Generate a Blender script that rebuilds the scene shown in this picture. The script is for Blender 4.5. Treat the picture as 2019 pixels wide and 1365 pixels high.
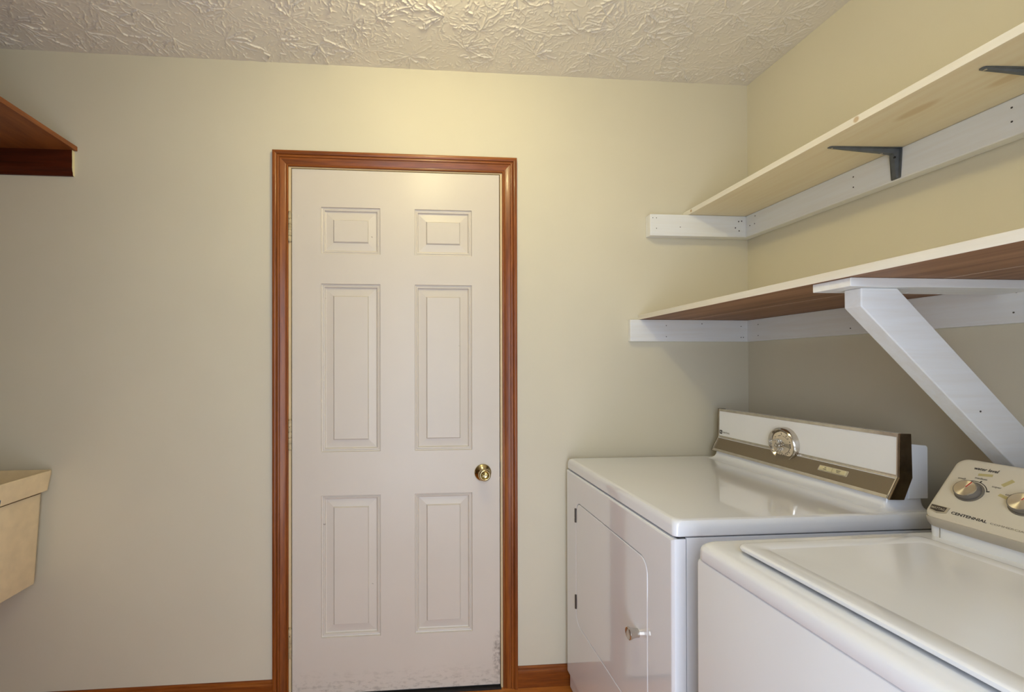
import bpy, bmesh, math, random
import numpy as np
from mathutils import Vector, Matrix

# ------------------------------------------------------------------ clear
for o in list(bpy.data.objects):
    bpy.data.objects.remove(o, do_unlink=True)
SC = bpy.context.scene
COL = SC.collection
PI = math.pi
random.seed(7)
rng = np.random.default_rng(11)

# ------------------------------------------------------------------ camera
W_PX, H_PX = 2019.0, 1365.0
F_PX, PU, PV = 899.09, 878.44, 716.75
cam_d = bpy.data.cameras.new('camera')
cam_d.sensor_fit = 'HORIZONTAL'
cam_d.sensor_width = 36.0
cam_d.lens = 36.0 * F_PX / W_PX
cam_d.shift_x = (W_PX / 2 - PU) / W_PX
cam_d.shift_y = (PV - H_PX / 2) / W_PX
cam_d.clip_start = 0.02
cam = bpy.data.objects.new('camera', cam_d)
COL.objects.link(cam)
CAM_LOC = Vector((-1.4082, -1.7935, 1.2810))
yaw, pitch, roll = 0.0795, 0.0038, 0.0017
fwd = Vector((math.sin(yaw) * math.cos(pitch), math.cos(yaw) * math.cos(pitch), math.sin(pitch)))
right = Vector((math.cos(yaw), -math.sin(yaw), 0))
down = fwd.cross(right)
r_ = right * math.cos(roll) + down * math.sin(roll)
d_ = -right * math.sin(roll) + down * math.cos(roll)
cam.matrix_world = Matrix(((r_.x, -d_.x, -fwd.x, CAM_LOC.x), (r_.y, -d_.y, -fwd.y, CAM_LOC.y),
                           (r_.z, -d_.z, -fwd.z, CAM_LOC.z), (0, 0, 0, 1)))
SC.camera = cam

# ------------------------------------------------------------------ world, light, exposure
SC.view_settings.view_transform = 'Standard'
SC.view_settings.look = 'None'
SC.view_settings.gamma = 1.0
SC.view_settings.use_curve_mapping = False
SC.view_settings.exposure = 0.08
world = bpy.data.worlds.new('daylight')
SC.world = world
world.use_nodes = True
bg = world.node_tree.nodes['Background']
bg.inputs['Color'].default_value = (0.87, 0.98, 1.16, 1)
bg.inputs['Strength'].default_value = 4.6
LAMP_LOC = (-1.285, -0.80, 2.335)      # bare bulb under the ceiling, above the frame
LAMP_COL = (1.0, 0.87, 0.45)
LAMP_STRENGTH = 240.0
# room box
XL, YR, ZC = -4.05, -2.06, 2.446
DOOR2 = (-1.70, -0.86, 2.08)           # open doorway in the wall behind the camera
portal_d = bpy.data.lights.new('doorway_portal', 'AREA')
portal_d.shape = 'RECTANGLE'; portal_d.size = DOOR2[1] - DOOR2[0]; portal_d.size_y = DOOR2[2]
portal_d.cycles.is_portal = True
portal = bpy.data.objects.new('doorway_portal', portal_d)
portal.location = ((DOOR2[0] + DOOR2[1]) / 2, YR - 0.10, DOOR2[2] / 2)
portal.rotation_euler = (PI / 2, 0, 0)
COL.objects.link(portal)

# ------------------------------------------------------------------ materials
def lin(c):
    return tuple((v / 12.92 if v <= 0.04045 else ((v + 0.055) / 1.055) ** 2.4) for v in c)

def hexc(r, g, b):
    return lin((r / 255.0, g / 255.0, b / 255.0)) + (1.0,)

class NT:
    def __init__(s, name):
        s.m = bpy.data.materials.new(name); s.m.use_nodes = True
        s.t = s.m.node_tree; s.n = s.t.nodes; s.b = s.n['Principled BSDF']
    def node(s, kind, **kw):
        nd = s.n.new(kind)
        for k, v in kw.items():
            if k.startswith('i_'):
                nd.inputs[k[2:].replace('_', ' ')].default_value = v
            else:
                setattr(nd, k, v)
        return nd
    def link(s, a, b): s.t.links.new(a, b)
    def coords(s, scale=(1, 1, 1), rot=(0, 0, 0), loc=(0, 0, 0)):
        tc = s.node('ShaderNodeTexCoord'); mp = s.node('ShaderNodeMapping')
        mp.inputs['Scale'].default_value = scale; mp.inputs['Rotation'].default_value = rot
        mp.inputs['Location'].default_value = loc
        s.link(tc.outputs['Object'], mp.inputs['Vector'])
        return mp.outputs['Vector']
    def noise(s, vec, scale, detail=3, rough=0.5, dist=0.0):
        nd = s.node('ShaderNodeTexNoise')
        nd.inputs['Scale'].default_value = scale; nd.inputs['Detail'].default_value = detail
        nd.inputs['Roughness'].default_value = rough; nd.inputs['Distortion'].default_value = dist
        s.link(vec, nd.inputs['Vector']); return nd.outputs['Fac']
    def ramp(s, fac, stops):
        nd = s.node('ShaderNodeValToRGB'); cr = nd.color_ramp
        while len(cr.elements) < len(stops): cr.elements.new(0.5)
        for e, (p, c) in zip(cr.elements, stops):
            e.position = p; e.color = c
        s.link(fac, nd.inputs['Fac']); return nd.outputs['Color']
    def mix(s, fac, a, b, mode='MIX'):
        nd = s.node('ShaderNodeMix', data_type='RGBA', blend_type=mode)
        if isinstance(fac, float): nd.inputs['Factor'].default_value = fac
        else: s.link(fac, nd.inputs['Factor'])
        for sock, v in ((nd.inputs[6], a), (nd.inputs[7], b)):
            if isinstance(v, tuple): sock.default_value = v
            else: s.link(v, sock)
        return nd.outputs[2]
    def bump(s, height, strength, dist=0.001):
        nd = s.node('ShaderNodeBump'); nd.inputs['Strength'].default_value = strength
        nd.inputs['Distance'].default_value = dist
        s.link(height, nd.inputs['Height']); s.link(nd.outputs['Normal'], s.b.inputs['Normal'])
    def math(s, op, a, b=None, c=None, clamp=False):
        nd = s.node('ShaderNodeMath', operation=op, use_clamp=clamp)
        for i, v in enumerate((a, b, c)):
            if v is None: continue
            if isinstance(v, (int, float)): nd.inputs[i].default_value = v
            else: s.link(v, nd.inputs[i])
        return nd.outputs[0]
    def spot(s, center, rad, stretch=(1, 1, 1)):
        """soft mask around a point in object space (knots, stains)"""
        tc = s.node('ShaderNodeTexCoord')
        sub = s.node('ShaderNodeVectorMath', operation='SUBTRACT'); sub.inputs[1].default_value = center
        s.link(tc.outputs['Object'], sub.inputs[0])
        mul = s.node('ShaderNodeVectorMath', operation='MULTIPLY'); mul.inputs[1].default_value = stretch
        s.link(sub.outputs[0], mul.inputs[0])
        ln = s.node('ShaderNodeVectorMath', operation='LENGTH'); s.link(mul.outputs[0], ln.inputs[0])
        mr = s.node('ShaderNodeMapRange'); mr.inputs['From Min'].default_value = rad * 0.55
        mr.inputs['From Max'].default_value = rad; mr.inputs['To Min'].default_value = 1.0; mr.inputs['To Max'].default_value = 0.0
        s.link(ln.outputs['Value'], mr.inputs['Value']); return mr.outputs['Result']
    def col(s, c):
        if isinstance(c, tuple): s.b.inputs['Base Color'].default_value = c
        else: s.link(c, s.b.inputs['Base Color'])

def plain(name, color, rough=0.5, metal=0.0, var=0.04, nscale=6.0, bump=0.0, bscale=300.0, coat=0.0, spec=0.5):
    t = NT(name); v = t.coords()
    d = tuple(c * (1 - var) for c in color[:3]) + (1,)
    l = tuple(min(1, c * (1 + var)) for c in color[:3]) + (1,)
    t.col(t.ramp(t.noise(v, nscale, 4), [(0.3, d), (0.7, l)]))
    t.b.inputs['Roughness'].default_value = rough; t.b.inputs['Metallic'].default_value = metal
    t.b.inputs['Coat Weight'].default_value = coat; t.b.inputs['Coat Roughness'].default_value = 0.08
    t.b.inputs['Specular IOR Level'].default_value = spec
    if bump > 0: t.bump(t.noise(v, bscale, 3), bump, 0.0006)
    return t.m

def wood(name, dark, mid, light, axis, rough=0.35, ring=55.0, stretch=14.0, coat=0.0, bump=0.15, spec=0.5):
    """grain runs along axis"""
    t = NT(name)
    sc = [1.0, 1.0, 1.0]; sc['XYZ'.index(axis)] = 1.0 / stretch
    v = t.coords(scale=tuple(sc))
    n1 = t.noise(v, ring, 4, 0.55, 0.4)
    n2 = t.noise(v, ring * 4.5, 3, 0.6)
    n3 = t.noise(v, 9.0, 3, 0.5)
    a = t.ramp(n1, [(0.30, dark), (0.50, mid), (0.72, light)])
    b = t.ramp(n2, [(0.35, dark), (0.62, light)])
    c = t.mix(0.28, a, b)
    c2 = t.ramp(n3, [(0.35, mid), (0.65, light)])
    t.col(t.mix(0.25, c, c2))
    t.b.inputs['Roughness'].default_value = rough
    t.b.inputs['Coat Weight'].default_value = coat; t.b.inputs['Coat Roughness'].default_value = 0.12
    t.b.inputs['Specular IOR Level'].default_value = spec
    t.bump(n2, bump, 0.0004)
    return t.m

M = {}
M['wall'] = plain('cream_wall_paint', (0.675, 0.625, 0.49, 1), 0.62, var=0.025, nscale=2.2, bump=0.25, bscale=420, spec=0.3)
M['ceiling'] = plain('ceiling_texture_paint', (0.80, 0.75, 0.655, 1), 0.75, var=0.03, nscale=3.0, bump=0.3, bscale=260, spec=0.3)
M['casing_z'] = wood('stained_casing_upright', hexc(76, 31, 9), hexc(126, 62, 18), hexc(162, 96, 34), 'Z', 0.36, 70, 22, coat=0.10, spec=0.35)
M['casing_x'] = wood('stained_casing_level', hexc(76, 31, 9), hexc(126, 62, 18), hexc(162, 96, 34), 'X', 0.36, 70, 22, coat=0.10, spec=0.35)
M['casing_y'] = wood('stained_trim_side', hexc(76, 31, 9), hexc(126, 62, 18), hexc(162, 96, 34), 'Y', 0.36, 70, 22, coat=0.10, spec=0.35)
M['shelf_brown'] = wood('brown_shelf_laminate', hexc(104, 56, 22), hexc(140, 80, 34), hexc(160, 96, 44), 'Y', 0.5, 20, 6)
M['cleat_brown'] = wood('dark_red_brown_cleat', hexc(26, 7, 3), hexc(64, 22, 9), hexc(88, 34, 14), 'X', 0.4, 60, 18, coat=0.2)
M['jamb'] = plain('jamb_cream_paint', hexc(214, 192, 150), 0.45)
M['chrome'] = plain('worn_chrome', (0.62, 0.58, 0.52, 1), 0.16, 1.0, var=0.10, nscale=40)
M['chrome_dark'] = plain('dark_reflecting_end_cap', (0.22, 0.17, 0.12, 1), 0.18, 1.0, var=0.25, nscale=30)
M['brass'] = plain('antique_brass', (0.50, 0.42, 0.235, 1), 0.18, 1.0, var=0.12, nscale=60)
M['black'] = plain('black_rubber_gap_shade', (0.012, 0.011, 0.010, 1), 0.6)  # rubber parts, plus painted shade in the seams and lid gap
M['ink'] = plain('dark_ink', (0.035, 0.03, 0.028, 1), 0.6)
M['ink_soft'] = plain('grey_ink', (0.16, 0.14, 0.11, 1), 0.6)
M['ink_pale'] = plain('pale_ink', (0.30, 0.26, 0.19, 1), 0.6)
M['enamel'] = plain('white_enamel', (0.87, 0.89, 0.93, 1), 0.055, var=0.015, nscale=3, coat=0.8)
M['enamel_w'] = plain('white_enamel_washer', (0.87, 0.885, 0.91, 1), 0.18, var=0.015, nscale=3, coat=0.45)
M['panel_white'] = plain('white_control_panel', (0.92, 0.92, 0.93, 1), 0.3, var=0.02)
M['screw'] = plain('screw_head', (0.10, 0.09, 0.08, 1), 0.45, 0.6)
M['bracket'] = plain('grey_steel_bracket', (0.125, 0.138, 0.15, 1), 0.42, 0.35, var=0.12, nscale=50)
M['hinge'] = plain('painted_hinge', hexc(186, 168, 132), 0.4, 0.0, var=0.28, nscale=60)
M['hinge_dark'] = plain('dark_hinge', (0.07, 0.06, 0.05, 1), 0.4, 0.5)
M['tub'] = plain('cream_tub_plastic', hexc(228, 208, 170), 0.55, var=0.06, nscale=25, bump=0.3, bscale=240)
M['button'] = plain('cream_button', hexc(222, 212, 168), 0.4)
M['badge'] = plain('dark_badge', (0.06, 0.05, 0.045, 1), 0.35, 0.3)
M['silver'] = plain('silver_plastic', (0.50, 0.47, 0.42, 1), 0.3, 0.8)
M['knob_grey'] = plain('grey_knob_rim', (0.22, 0.20, 0.175, 1), 0.38, 0.35)
M['red'] = plain('red_pointer', (0.45, 0.03, 0.02, 1), 0.4)
M['olive'] = plain('olive_patch', hexc(186, 174, 122), 0.5)
M['console_tan'] = plain('washer_console_plastic', (0.66, 0.61, 0.50, 1), 0.42, var=0.02)
M['console_lip'] = plain('washer_console_shaded', (0.50, 0.455, 0.375, 1), 0.4, var=0.02)  # console tan darkened, shade below the face put into the colour
M['dial_face'] = plain('beige_dial_face', hexc(228, 212, 184), 0.4)
M['porcelain'] = plain('porcelain_holder', (0.8, 0.79, 0.76, 1), 0.2)
M['label_dark'] = plain('dark_sticker', hexc(34, 44, 56), 0.4)
M['label_blue'] = plain('blue_sticker_border', hexc(60, 110, 130), 0.4)
M['wall_bounce_cut'] = wood('bounce_cutting_wall_brown', hexc(70, 44, 26), hexc(104, 70, 44), hexc(128, 90, 58), 'Z', 0.5, 18, 20)  # added brown finish for the unseen left wall, cuts bounce light
M['outdoor'] = plain('hall_floor_grey', (0.4, 0.38, 0.35, 1), 0.7)

def mat_door():
    t = NT('door_paint'); v = t.coords()
    base = t.ramp(t.noise(v, 3.0, 4), [(0.3, (0.645, 0.585, 0.505, 1)), (0.7, (0.675, 0.615, 0.535, 1))])
    # grime along the foot of the door and at the latch corner
    tc = t.node('ShaderNodeTexCoord'); sp = t.node('ShaderNodeSeparateXYZ'); t.link(tc.outputs['Object'], sp.inputs[0])
    low = t.node('ShaderNodeMapRange'); low.inputs['From Min'].default_value = 0.02; low.inputs['From Max'].default_value = 0.11
    low.inputs['To Min'].default_value = 0.55; low.inputs['To Max'].default_value = 0.0
    t.link(sp.outputs['Z'], low.inputs['Value'])
    n = t.noise(t.coords(scale=(1, 1, 2.5)), 26.0, 6, 0.7)
    nn = t.node('ShaderNodeMapRange'); nn.inputs['From Min'].default_value = 0.50; nn.inputs['From Max'].default_value = 0.68
    t.link(n, nn.inputs['Value'])
    g1 = t.math('MULTIPLY', low.outputs[0], nn.outputs[0], clamp=True)
    corner = t.spot((-1.052 + 1.857, 0.0, 0.13), 0.11, (3.4, 1, 1.0))
    nb = t.node('ShaderNodeMapRange'); nb.inputs['From Min'].default_value = 0.42; nb.inputs['From Max'].default_value = 0.60
    t.link(t.noise(v, 60.0, 5, 0.7), nb.inputs['Value'])
    g2 = t.math('MULTIPLY', corner, nb.outputs[0], clamp=True)
    g = t.math('MAXIMUM', g1, t.math('MULTIPLY', g2, 0.65))
    spk = t.node('ShaderNodeMapRange'); spk.inputs['From Min'].default_value = 0.785; spk.inputs['From Max'].default_value = 0.82
    t.link(t.noise(v, 38.0, 2, 0.5), spk.inputs['Value'])
    g = t.math('MAXIMUM', g, t.math('MULTIPLY', spk.outputs[0], 0.6))
    t.col(t.mix(g, base, (0.16, 0.12, 0.09, 1)))
    t.b.inputs['Roughness'].default_value = 0.36
    t.b.inputs['Specular IOR Level'].default_value = 0.36
    t.bump(t.noise(v, 160.0, 3), 0.12, 0.0006)
    return t.m
M['door'] = mat_door()

def mat_painted_wood(name, base, under, axis, knots=(), rough=0.5, thin=0.35):
    """thin white paint over pine: faint grain, knots bleeding through"""
    t = NT(name)
    sc = [1.0, 1.0, 1.0]; sc['XYZ'.index(axis)] = 0.06
    v = t.coords(scale=tuple(sc))
    g = t.noise(v, 60.0, 4, 0.6, 0.3)
    c = t.ramp(g, [(0.35, tuple(a * (1 - thin) + b * thin for a, b in zip(base, under))), (0.62, base)])
    for (ctr, rad, st, colr, amt) in knots:
        mk = t.spot(ctr, rad, st)
        c = t.mix(t.math('MULTIPLY', mk, amt), c, colr)
    t.col(c)
    t.b.inputs['Roughness'].default_value = rough
    t.b.inputs['Specular IOR Level'].default_value = 0.35
    t.bump(g, 0.25, 0.0005)
    return t.m
WHT = (0.84, 0.85, 0.85, 1); PINE = (0.62, 0.50, 0.32, 1)
KNOT = (0.42, 0.24, 0.07, 1)
M['paint_y'] = mat_painted_wood('white_painted_cleat_side', WHT, PINE, 'Y', thin=0.12)
M['paint_x'] = mat_painted_wood('white_painted_cleat_back', WHT, PINE, 'X', thin=0.12)
M['paint_arm'] = mat_painted_wood('white_painted_arm', WHT, PINE, 'X', knots=(((-0.425, -0.91, 1.452), 0.006, (1, 1, 1), KNOT, 0.6),), thin=0.14)
M['paint_strut'] = mat_painted_wood('white_painted_strut', WHT, PINE, 'X', thin=0.14)
M['shelf_edge'] = mat_painted_wood('white_painted_shelf', (0.80, 0.77, 0.69, 1), PINE, 'Y',
    knots=(((-0.283, -0.055, 1.897), 0.007, (1, 1, 1), KNOT, 0.75), ((-0.288, -0.735, 1.897), 0.009, (1, 1, 1), KNOT, 0.65)), thin=0.22)
M['shelf_under'] = mat_painted_wood('bounce_tinted_wash_on_pine', (0.82, 0.73, 0.52, 1), (0.72, 0.56, 0.33, 1), 'Y',  # thin wash whose tan also holds painted shade and yellow bounce light
    knots=(((-0.20, -0.80, 1.887), 0.02, (1, 0.35, 1), (0.60, 0.42, 0.18, 1), 0.5), ((-0.14, -0.93, 1.887), 0.02, (1, 0.45, 1), (0.60, 0.42, 0.18, 1), 0.45)), thin=0.3)
M['walnut'] = wood('bare_brown_board', hexc(92, 58, 34), hexc(138, 96, 62), hexc(172, 130, 92), 'Y', 0.55, 26, 30, spec=0.3)
M['plank'] = wood('honey_floor_plank', hexc(130, 70, 24), hexc(186, 112, 46), hexc(206, 134, 62), 'X', 0.35, 34, 14, coat=0.2)

def mat_strip():
    t = NT('brown_woven_strip')
    tc = t.node('ShaderNodeTexCoord')
    wv = t.node('ShaderNodeTexWave', wave_type='BANDS', bands_direction='Y'); wv.inputs['Scale'].default_value = 160.0
    wv.inputs['Distortion'].default_value = 1.2; wv.inputs['Detail'].default_value = 2.0
    t.link(tc.outputs['Object'], wv.inputs['Vector'])
    w2 = t.node('ShaderNodeTexWave', wave_type='BANDS', bands_direction='Z'); w2.inputs['Scale'].default_value = 150.0
    t.link(tc.outputs['Object'], w2.inputs['Vector'])
    c = t.ramp(wv.outputs['Fac'], [(0.2, hexc(112, 100, 82)), (0.8, hexc(152, 138, 114))])
    c = t.mix(0.25, c, t.ramp(w2.outputs['Fac'], [(0.2, hexc(112, 100, 82)), (0.8, hexc(152, 138, 114))]))
    t.col(c); t.b.inputs['Roughness'].default_value = 0.42; t.b.inputs['Metallic'].default_value = 0.35
    return t.m
M['strip'] = mat_strip()

def mat_brushed():
    t = NT('spun_metal_cap')
    t.col((0.72, 0.68, 0.60, 1)); t.b.inputs['Metallic'].default_value = 1.0
    t.b.inputs['Roughness'].default_value = 0.30
    t.b.inputs['Anisotropic'].default_value = 0.85
    tg = t.node('ShaderNodeTangent', direction_type='RADIAL', axis='Z')
    t.link(tg.outputs[0], t.b.inputs['Tangent'])
    return t.m
M['spun'] = mat_brushed()

def mat_clear():
    t = NT('clear_knob_plastic'); t.col((0.95, 0.93, 0.88, 1))
    t.b.inputs['Roughness'].default_value = 0.04; t.b.inputs['IOR'].default_value = 1.49
    t.b.inputs['Transmission Weight'].default_value = 0.92
    return t.m
M['clear'] = mat_clear()

def mat_bulb():
    t = NT('lit_bulb_glass')
    t.col((0.9, 0.85, 0.75, 1))
    t.b.inputs['Emission Color'].default_value = LAMP_COL + (1,)
    t.b.inputs['Emission Strength'].default_value = LAMP_STRENGTH
    return t.m
M['bulb'] = mat_bulb()

# ------------------------------------------------------------------ mesh helpers
def link(o, parent=None):
    COL.objects.link(o)
    if parent is not None: o.parent = parent
    return o

BASE = {}        # object -> base location (verts are written in world coordinates)
def thing(name, label, cat, loc=(0, 0, 0), rz=0.0, group=None, kind=None):
    o = bpy.data.objects.new(name, None); o.empty_display_size = 0.05
    o.location = loc; o.rotation_euler = (0, 0, rz)
    o['label'] = label
    if cat: o['category'] = cat
    if group: o['group'] = group
    if kind: o['kind'] = kind
    COL.objects.link(o); BASE[o.name] = Vector(loc)
    return o

def tag(o, label, cat=None, group=None, kind=None):
    o['label'] = label
    if cat: o['category'] = cat
    if group: o['group'] = group
    if kind: o['kind'] = kind
    return o

class MB:
    """collects faces (world coordinates) of ONE mesh object"""
    def __init__(s): s.v = []; s.f = []; s.mi = []; s.cur = 0
    def add(s, verts, faces):
        k = len(s.v); s.v += [tuple(p) for p in verts]
        s.f += [tuple(i + k for i in f) for f in faces]; s.mi += [s.cur] * len(faces)
    def box(s, x0, x1, y0, y1, z0, z1):
        s.add([(x0, y0, z0), (x1, y0, z0), (x1, y1, z0), (x0, y1, z0), (x0, y0, z1), (x1, y0, z1), (x1, y1, z1), (x0, y1, z1)],
              [(0, 3, 2, 1), (4, 5, 6, 7), (0, 1, 5, 4), (1, 2, 6, 5), (2, 3, 7, 6), (3, 0, 4, 7)])
    def hexa(s, pts):   # same order as box
        s.add(pts, [(0, 3, 2, 1), (4, 5, 6, 7), (0, 1, 5, 4), (1, 2, 6, 5), (2, 3, 7, 6), (3, 0, 4, 7)])
    def loops(s, loops, cap0=True, cap1=True, closed=True):
        n = len(loops[0]); vs = [p for l in loops for p in l]; fs = []
        for a in range(len(loops) - 1):
            for i in range(n if closed else n - 1):
                j = (i + 1) % n
                fs.append((a * n + i, a * n + j, (a + 1) * n + j, (a + 1) * n + i))
        if cap0: fs.append(tuple(reversed(range(n))))
        if cap1: fs.append(tuple((len(loops) - 1) * n + i for i in range(n)))
        s.add(vs, fs)
    def prism_y(s, prof, y0, y1):     # prof: (x, z)
        s.loops([[(x, y0, z) for x, z in prof], [(x, y1, z) for x, z in prof]])
    def lathe(s, origin, axis, prof, n=28, ref=None):
        """prof: (radius, t) along axis"""
        ax = Vector(axis).normalized(); rf = Vector(ref) if ref else (Vector((0, 0, 1)) if abs(ax.z) < 0.9 else Vector((1, 0, 0)))
        u = ax.cross(rf).normalized(); w = ax.cross(u); o = Vector(origin)
        L = [[o + ax * t + (u * math.cos(a) + w * math.sin(a)) * r for a in [2 * PI * i / n for i in range(n)]] for r, t in prof]
        s.loops(L, True, True)
    def rr(s, levels, fr=None, seg=6, cap0=True, cap1=True):
        """stack of rounded rectangles: (a0, a1, b0, b1, r, h) in frame (origin, ua, ub, un)"""
        O, A, B, N = fr if fr else (Vector((0, 0, 0)), Vector((1, 0, 0)), Vector((0, 1, 0)), Vector((0, 0, 1)))
        L = []
        for a0, a1, b0, b1, r, h in levels:
            L.append([O + A * a + B * b + N * h for a, b in rrect(a0, a1, b0, b1, r, seg)])
        s.loops(L, cap0, cap1)
    def build(s, name, mats, parent=None, base=None, bevel=0.0, smooth=False, segs=2, weld=True):
        if base is None:
            b = Vector((0, 0, 0)); p = parent
            while p is not None:
                if p.name in BASE: b = BASE[p.name]; break
                p = p.parent
        else: b = Vector(base)
        me = bpy.data.meshes.new(name)
        me.from_pydata([(x - b.x, y - b.y, z - b.z) for x, y, z in s.v], [], s.f)
        if not isinstance(mats, (list, tuple)): mats = [mats]
        for m in mats: me.materials.append(M[m])
        for p, i in zip(me.polygons, s.mi): p.material_index = i
        bm = bmesh.new(); bm.from_mesh(me)
        if weld: bmesh.ops.remove_doubles(bm, verts=bm.verts, dist=1e-6)
        bmesh.ops.recalc_face_normals(bm, faces=bm.faces)
        if smooth:
            for f in bm.faces: f.smooth = True
            ang = smooth if isinstance(smooth, float) else 0.7
            for e in bm.edges:
                if len(e.link_faces) == 2 and e.calc_face_angle(0) > ang: e.smooth = False
        bm.to_mesh(me); bm.free()
        o = bpy.data.objects.new(name, me)
        if base is not None and parent is None: o.location = b; BASE[o.name] = b
        link(o, parent)
        if bevel > 0:
            md = o.modifiers.new('bevel', 'BEVEL'); md.width = bevel; md.segments = segs; md.limit_method = 'ANGLE'
            md.angle_limit = 0.6
        return o

def rrect(a0, a1, b0, b1, r, seg=6):
    r = max(r, 1e-5); out = []
    for (ca, cb, st) in ((a1 - r, b1 - r, 0), (a0 + r, b1 - r, 1), (a0 + r, b0 + r, 2), (a1 - r, b0 + r, 3)):
        for i in range(seg + 1):
            t = (st + i / seg) * PI / 2
            out.append((ca + r * math.cos(t), cb + r * math.sin(t)))
    return out

def text(name, body, size, origin, ru, up, mat, parent, bold=0.0, width=None, align='LEFT', shear=0.0, lift=0.0004):
    cu = bpy.data.curves.new(name, 'FONT'); cu.body = body; cu.size = size; cu.align_x = align
    cu.extrude = 0.00015; cu.offset = bold; cu.shear = shear; cu.resolution_u = 3
    tmp = bpy.data.objects.new(name + '_src', cu); COL.objects.link(tmp)
    dg = bpy.context.evaluated_depsgraph_get()
    me = bpy.data.meshes.new_from_object(tmp.evaluated_get(dg))
    bpy.data.objects.remove(tmp, do_unlink=True)
    me.name = name
    R = Vector(ru).normalized(); U = Vector(up).normalized(); N = R.cross(U)
    xs = [v.co.x for v in me.vertices]
    k = 1.0
    if width and xs: k = width / (max(xs) - min(xs)); 
    b = Vector((0, 0, 0)); p = parent
    while p is not None:
        if p.name in BASE: b = BASE[p.name]; break
        p = p.parent
    O = Vector(origin) - b
    for v in me.vertices:
        c = v.co.copy(); v.co = O + R * (c.x * k) + U * c.y + N * (c.z + lift)
    me.materials.clear(); me.materials.append(M[mat])
    o = bpy.data.objects.new(name, me); link(o, parent)
    return o

def screw(parent, pos, normal, r=0.0025, mat='screw', name='screw'):
    m = MB(); m.lathe(pos, normal, [(r, -0.002), (r, 0.0004), (r * 0.6, 0.0008), (r * 0.25, 0.0003)], 10)
    return m.build(name, mat, parent)

# ================================================================== STRUCTURE
# ---- floor with planks
fl = MB(); fl.box(XL - 0.12, 0.12, YR - 0.12, 0.13, -0.06, -0.012)
floor = fl.build('floor', 'outdoor', None, base=(0, 0, 0)); tag(floor, 'honey wooden plank floor of the laundry room', kind='structure')
PW, PLN = 0.125, 1.22
def plank_mesh(x0, x1, y0, y1):
    m = MB(); g = 0.0009
    m.box(x0 + g, x1 - g, y0 + g, y1 - g, -0.012, 0.0); return m
row = 0; y = 0.0
while y > YR:
    y0 = max(YR, y - PW); off = (row * 0.47) % PLN; x = -off
    while x > XL:
        xa = max(XL, x - PLN); xb = min(0.0, x)
        if xb - xa > 0.02: plank_mesh(xa, xb, y0, y).build('plank', 'plank', floor)
        x -= PLN
    if off > 0.02:
        plank_mesh(-off, 0.0, y0, y).build('plank', 'plank', floor)
    y -= PW; row += 1

# ---- walls
OPL, OPR, OPT = -1.880, -1.027, 2.062      # rough opening of the door
w = MB(); w.box(XL - 0.12, OPL, 0, 0.12, -0.05, 2.55); w.box(OPR, 0.12, 0, 0.12, -0.05, 2.55); w.box(OPL, OPR, 0, 0.12, OPT, 2.55)
tag(w.build('wall_back', 'wall', None, base=(0, 0, 0)), 'cream painted wall around the panelled door', kind='structure')
w = MB(); w.box(0, 0.12, YR - 0.12, 0.12, -0.05, 2.55)
tag(w.build('wall_right', 'wall', None, base=(0, 0, 0)), 'cream painted wall behind the washer, dryer and white shelves', kind='structure')
w = MB(); w.box(XL - 0.12, XL, YR - 0.12, 0.12, -0.05, 2.55)
tag(w.build('wall_left', 'wall_bounce_cut', None, base=(0, 0, 0)), 'unseen wall beyond the utility tub, made brown to cut bounce light', kind='structure')
w = MB(); w.box(XL - 0.12, DOOR2[0], YR - 0.12, YR, -0.05, 2.55); w.box(DOOR2[1], 0.12, YR - 0.12, YR, -0.05, 2.55)
w.box(DOOR2[0], DOOR2[1], YR - 0.12, YR, DOOR2[2], 2.55)
tag(w.build('wall_rear', 'wall', None, base=(0, 0, 0)), 'cream painted wall with an open doorway behind the viewer', kind='structure')

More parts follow.
